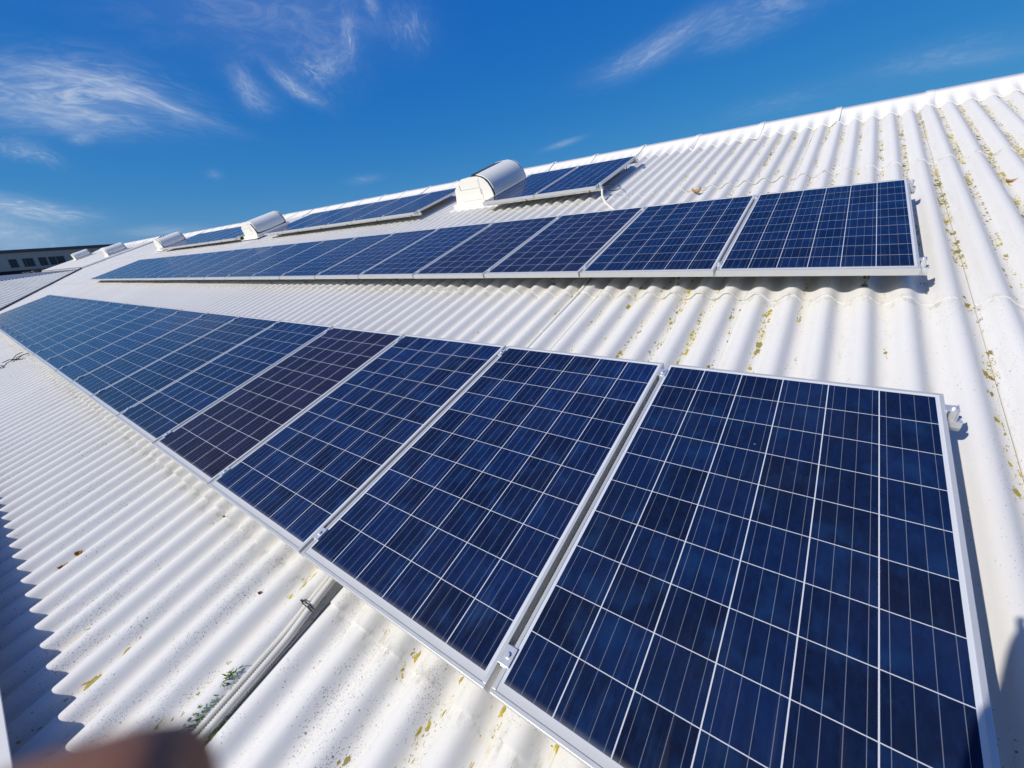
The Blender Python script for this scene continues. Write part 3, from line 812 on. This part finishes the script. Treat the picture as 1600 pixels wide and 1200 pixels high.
# hands: palm and five fingers each, joined to the wrists
def hand(wr, side_, pts, edges, wi):
    s = -1 if side_ == 'L' else 1
    if side_ == 'L':
        palm = c2p(-.090, .062, -.014)
        fing = [[c2p(-.0585, .051, .020), c2p(-.0435, .0412, .0345), c2p(-.0277, .0383, .0385)],
                [c2p(-.078, .070, .008), c2p(-.062, .074, .014), c2p(-.044, .076, .009)],
                [c2p(-.066, .082, .004), c2p(-.052, .087, .010), c2p(-.036, .088, .006)],
                [c2p(-.072, .096, .000), c2p(-.060, .102, .006), c2p(-.046, .101, .004)]]
        thumb = [c2p(-.050, .070, -.024), c2p(-.026, .058, -.026), c2p(-.004, .044, -.024)]
    else:
        palm = c2p(.168, .050, -.022)
        fing = [[c2p(.158, .026, .006), c2p(.150, .014, .012), c2p(.138, .008, .007)],
                [c2p(.165, .042, .008), c2p(.152, .034, .014), c2p(.134, .030, .007)],
                [c2p(.168, .060, .008), c2p(.156, .056, .013), c2p(.140, .054, .007)],
                [c2p(.170, .078, .004), c2p(.160, .078, .009), c2p(.147, .076, .006)]]
        thumb = [c2p(.150, .050, -.028), c2p(.130, .044, -.028), c2p(.108, .036, -.024)]
    pi = len(pts); pts.append((palm, (.022, .017))); edges.append((wi, pi))
    for ch, r0 in [(f, .0095) for f in fing] + [(thumb, .0100)]:
        prev = pi
        for i, p in enumerate(ch):
            pts.append((p, r0 * (1 - .10 * i))); edges.append((prev, len(pts) - 1)); prev = len(pts) - 1
hand(LW, 'L', pts, edges, 10); hand(RWs, 'R', pts, edges, 13)
skin('body', pts, edges, M_SKIN)
g = 1.13
sp_ = [(pts[i][0], tuple(a * g for a in pts[i][1]) if isinstance(pts[i][1], tuple) else pts[i][1] * g * 1.12) for i in (0, 1, 2, 3)]
sp_ += [((-.01, .18, sh), .072), (LE, .058), (Vector(LE).lerp(LW, .80), .044), ((-.01, -.18, sh), .072), (RE, .058), (Vector(RE).lerp(RWs, .80), .044)]
skin('shirt', sp_, [(0, 1), (1, 2), (2, 3), (3, 4), (4, 5), (5, 6), (3, 7), (7, 8), (8, 9)], M_SHIRT)
tp = [((0, 0, .93 * k), (.165, .125)), ((0, .09, .85 * k), .104), ((.02, .11, .48 * k), .074), ((-.02, .12, .12), .060), ((0, -.09, .85 * k), .104), ((.02, -.11, .48 * k), .074), ((-.02, -.12, .12), .060)]
skin('trousers', tp, [(0, 1), (1, 2), (2, 3), (0, 4), (4, 5), (5, 6)], M_TROU)
for s in (1, -1):
    skin('shoe', [((-.05, .12 * s, .055), (.052, .05)), ((.06, .125 * s, .05), (.05, .045)), ((.17, .13 * s, .04), (.045, .034))], [(0, 1), (1, 2)], M_BLACK)
hp = [((-.02, 0, 1.60 * k), (.095, .09)), ((.005, 0, 1.69 * k), (.10, .085)), ((.03, 0, 1.735 * k), (.07, .06))]
skin('hair', hp, [(0, 1), (1, 2)], M_HAIR)
ez = 1.605 * k
skin('nose', [((.105, 0, ez - .005), .008), ((.128, 0, ez - .045), .014)], [(0, 1)], M_SKIN)
skin('mouth', [((.106, -.02, ez - .080), .006), ((.113, 0, ez - .080), .008), ((.106, .02, ez - .080), .006)], [(0, 1), (1, 2)], simple('lips', (.28, .10, .09), .5))
for s in (1, -1):
    skin('eye', [((.092, .032 * s, ez), .011), ((.096, .032 * s, ez), .010)], [(0, 1)], simple('eye' + str(s), (.25, .22, .2), .2))
    skin('ear', [((.03, .085 * s, ez + .01), (.014, .02)), ((.025, .088 * s, ez - .035), (.010, .014))], [(0, 1)], M_SKIN)
# the phone he holds: its back is just behind the lens
pm = Matrix(((cr.x, cd.x, cf.x, CAMW.x), (cr.y, cd.y, cf.y, CAMW.y), (cr.z, cd.z, cf.z, CAMW.z), (0, 0, 0, 1)))
ph = empty('phone', pm); tag(ph, 'dark phone held up by the person taking the picture', 'phone')
m = MB(); m.box(-.020, .142, -.016, .060, -.0125, -.0045); m.build('body', M_BLACK, ph, pm, bevel=.003)
m = MB(); m.box(-.016, .138, -.012, .056, -.0131, -.0127); m.build('screen', simple('phone_screen', (.01, .01, .012), .1), ph, pm)

# ------------------------------------------------------------------ light, sky, camera
sun_r = Vector((-.42, -.73, 1.0)).normalized()
sunw = (RW3 @ sun_r).normalized()
sd = bpy.data.lights.new('sun', 'SUN'); sd.energy = 4.5; sd.angle = R_(.53); sd.color = (1, .945, .86)
so = bpy.data.objects.new('sun', sd); COL.objects.link(so); so.rotation_euler = sunw.to_track_quat('Z', 'Y').to_euler(); so.location = (0, 0, 40)
w = bpy.data.worlds.new('World'); S.world = w; w.use_nodes = True
t = NT('w', world=w)
wo = t.n('OutputWorld'); bg = t.n('Background'); bg.inputs['Strength'].default_value = .10
t.t.links.new(bg.outputs[0], wo.inputs[0])
sky = t.n('TexSky', sky_type='NISHITA', sun_disc=False, sun_elevation=math.asin(sunw.z), sun_rotation=math.atan2(sunw.x, sunw.y))
sky.altitude = 100; sky.air_density = 1.0; sky.dust_density = .3; sky.ozone_density = 3.0
hs = t.n('HueSaturation'); hs.inputs['Saturation'].default_value = 1.18; hs.inputs['Value'].default_value = 1.0
t.set(hs.inputs['Color'], sky.outputs[0])
dv = t.n('TexCoord').outputs['Generated']
def cloud(p0, p1, width, amount, seed, sharp=.5, freq=(2.2, 7.0), warp=.0, thr=(.42, .72)):
    """a cirrus streak lying between two directions of the sky"""
    a, b = dirw(*p0), dirw(*p1)
    c = ((a + b) / 2).normalized(); u = (b - a); u = (u - c * u.dot(c)); ln = u.length / 2; u.normalize(); v = c.cross(u)
    wd = width / FPX
    dc = t.v_('DOT_PRODUCT', dv, tuple(c))
    s = t.m_('DIVIDE', t.v_('DOT_PRODUCT', dv, tuple(u)), dc); q_ = t.m_('DIVIDE', t.v_('DOT_PRODUCT', dv, tuple(v)), dc)
    s = t.m_('DIVIDE', s, ln); q_ = t.m_('DIVIDE', q_, wd)
    if warp: q_ = t.m_('ADD', q_, t.m_('MULTIPLY', t.m_('SINE', t.m_('MULTIPLY_ADD', s, 2.2, seed)), warp))
    e = t.m_('ADD', t.m_('POWER', t.m_('ABSOLUTE', s), 2.0), t.m_('POWER', t.m_('ABSOLUTE', q_), 2.0))
    env = t.m_('EXPONENT', t.m_('MULTIPLY', e, -1.6))
    cm = t.n('CombineXYZ'); t.set(cm.inputs[0], t.m_('MULTIPLY_ADD', s, freq[0], seed * 3.7)); t.set(cm.inputs[1], t.m_('MULTIPLY', q_, freq[1])); cm.inputs[2].default_value = seed
    nz = t.noise(cm.outputs[0], 1.0, 5, .64, dist=1.2)
    m = t.m_('MULTIPLY', env, t.m_('MULTIPLY_ADD', t.ss(nz, *thr), sharp, 1 - sharp))
    return t.m_('MULTIPLY', t.m_('MULTIPLY', m, amount), t.m_('GREATER_THAN', dc, .2))
CL_ = [((-80, 132), (300, 172), 30, .60, 1, .72, (2.4, 3.6), .25, (.38, .70)), ((10, 92), (350, 194), 8, .60, 2, .6, (2.5, 2.2), .5), ((-40, 175), (230, 190), 14, .45, 3, .7, (2, 2), .3),
       ((-60, 140), (160, 178), 20, .34, 15, .75, (2.0, 3.0), .2),
       ((352, 112), (432, 166), 17, .40, 4, .65, (1.4, 1.8), .3, (.35, .75)), ((415, 100), (506, 166), 9, .58, 5, .6, (2.2, 1.4), .35), ((462, 88), (520, 128), 13, .42, 6, .9, (2.2, 2.0), .3, (.38, .75)),
       ((556, 12), (526, 98), 9, .48, 7, .75, (2.4, 1.4), .6), ((530, 80), (495, 125), 12, .28, 8, .7, (1.6, 2)), ((570, -20), (590, 30), 8, .4, 9, .6, (1.5, 1.5)),
       ((150, -5), (640, 22), 52, .20, 10, .6, (2.5, 2.5)), ((625, 0), (655, 85), 26, .24, 11, .75, (1.5, 3.0)), ((450, 120), (560, 70), 40, .16, 16, .8, (2.5, 2.5)),
       ((925, 120), (1130, 25), 15, .42, 12, .55, (2.5, 1.8), .3), ((1080, 50), (1330, -40), 22, .28, 13, .7, (2.5, 2.2)), ((1080, 80), (1230, 30), 12, .16, 23, .6, (2.5, 2.2)),
       ((850, 234), (912, 214), 4, .30, 14, .3, (2, 1.2)), ((1330, 120), (1620, 55), 14, .13, 17, .6, (3, 2)), ((1120, 185), (1320, 135), 12, .10, 18, .6, (3, 2)), ((1420, 105), (1640, 75), 7, .14, 19, .5, (3, 2)),
       ((-20, 225), (95, 252), 10, .48, 20, .7, (2.2, 1.8), .3), ((105, 218), (150, 214), 6, .35, 21, .5, (1.5, 1.4)), ((-90, 314), (150, 336), 11, .75, 22, .6, (2.2, 2.2), .25),
       ((-90, 375), (130, 378), 26, .42, 24, .5, (2, 2)), ((-60, 350), (40, 352), 16, .3, 25, .5, (2, 2)), ((170, 365), (330, 358), 7, .3, 26, .5, (2, 2)), ((320, 272), (350, 274), 6, .15, 27, .5, (1, 1)), ((540, 285), (600, 276), 6, .16, 28, .5, (1.4, 1.4))]
tot = 0.0
for c in CL_:
    k_ = cloud(*c)
    tot = t.m_('SUBTRACT', t.m_('ADD', tot, k_), t.m_('MULTIPLY', tot, k_)) if tot != 0.0 else k_
sc_ = t.n('SeparateColor'); t.set(sc_.inputs[0], hs.outputs[0])
cc_ = t.n('CombineColor')
for i_, (gain, gam) in enumerate(((.295, 1.26), (.414, .647), (.60, .20))):      # response of the phone's sky blue
    t.set(cc_.inputs[i_], t.m_('MULTIPLY', t.m_('POWER', t.m_('MULTIPLY', sc_.outputs[i_], .1), gam), gain * 10))
near_sun = t.ss(t.v_('DOT_PRODUCT', dv, tuple(sunw)), .30, .85)
skyc = t.mix(near_sun, cc_.outputs[0], sky.outputs[0])
colr = t.mix(tot, skyc, (6.2, 7.0, 8.2, 1))
t.set(bg.inputs['Color'], colr)

cam_d = bpy.data.cameras.new('camera'); cam = bpy.data.objects.new('camera', cam_d); COL.objects.link(cam); S.camera = cam
cam_d.sensor_width = 36; cam_d.lens = FPX / 1600 * 36; cam_d.clip_start = .002; cam_d.clip_end = 12000
cam.matrix_world = Matrix(((cr.x, -cd.x, -cf.x, CAMW.x), (cr.y, -cd.y, -cf.y, CAMW.y), (cr.z, -cd.z, -cf.z, CAMW.z), (0, 0, 0, 1)))
cam_d.dof.use_dof = True; cam_d.dof.focus_distance = 2.4; cam_d.dof.aperture_fstop = 6.0
S.cycles.max_bounces = 5; S.cycles.diffuse_bounces = 3; S.cycles.glossy_bounces = 3; S.cycles.transmission_bounces = 2
w.cycles.sampling_method = 'MANUAL'; w.cycles.sample_map_resolution = 512
S.view_settings.view_transform = 'Standard'; S.view_settings.look = 'None'; S.view_settings.exposure = 0; S.view_settings.gamma = 1
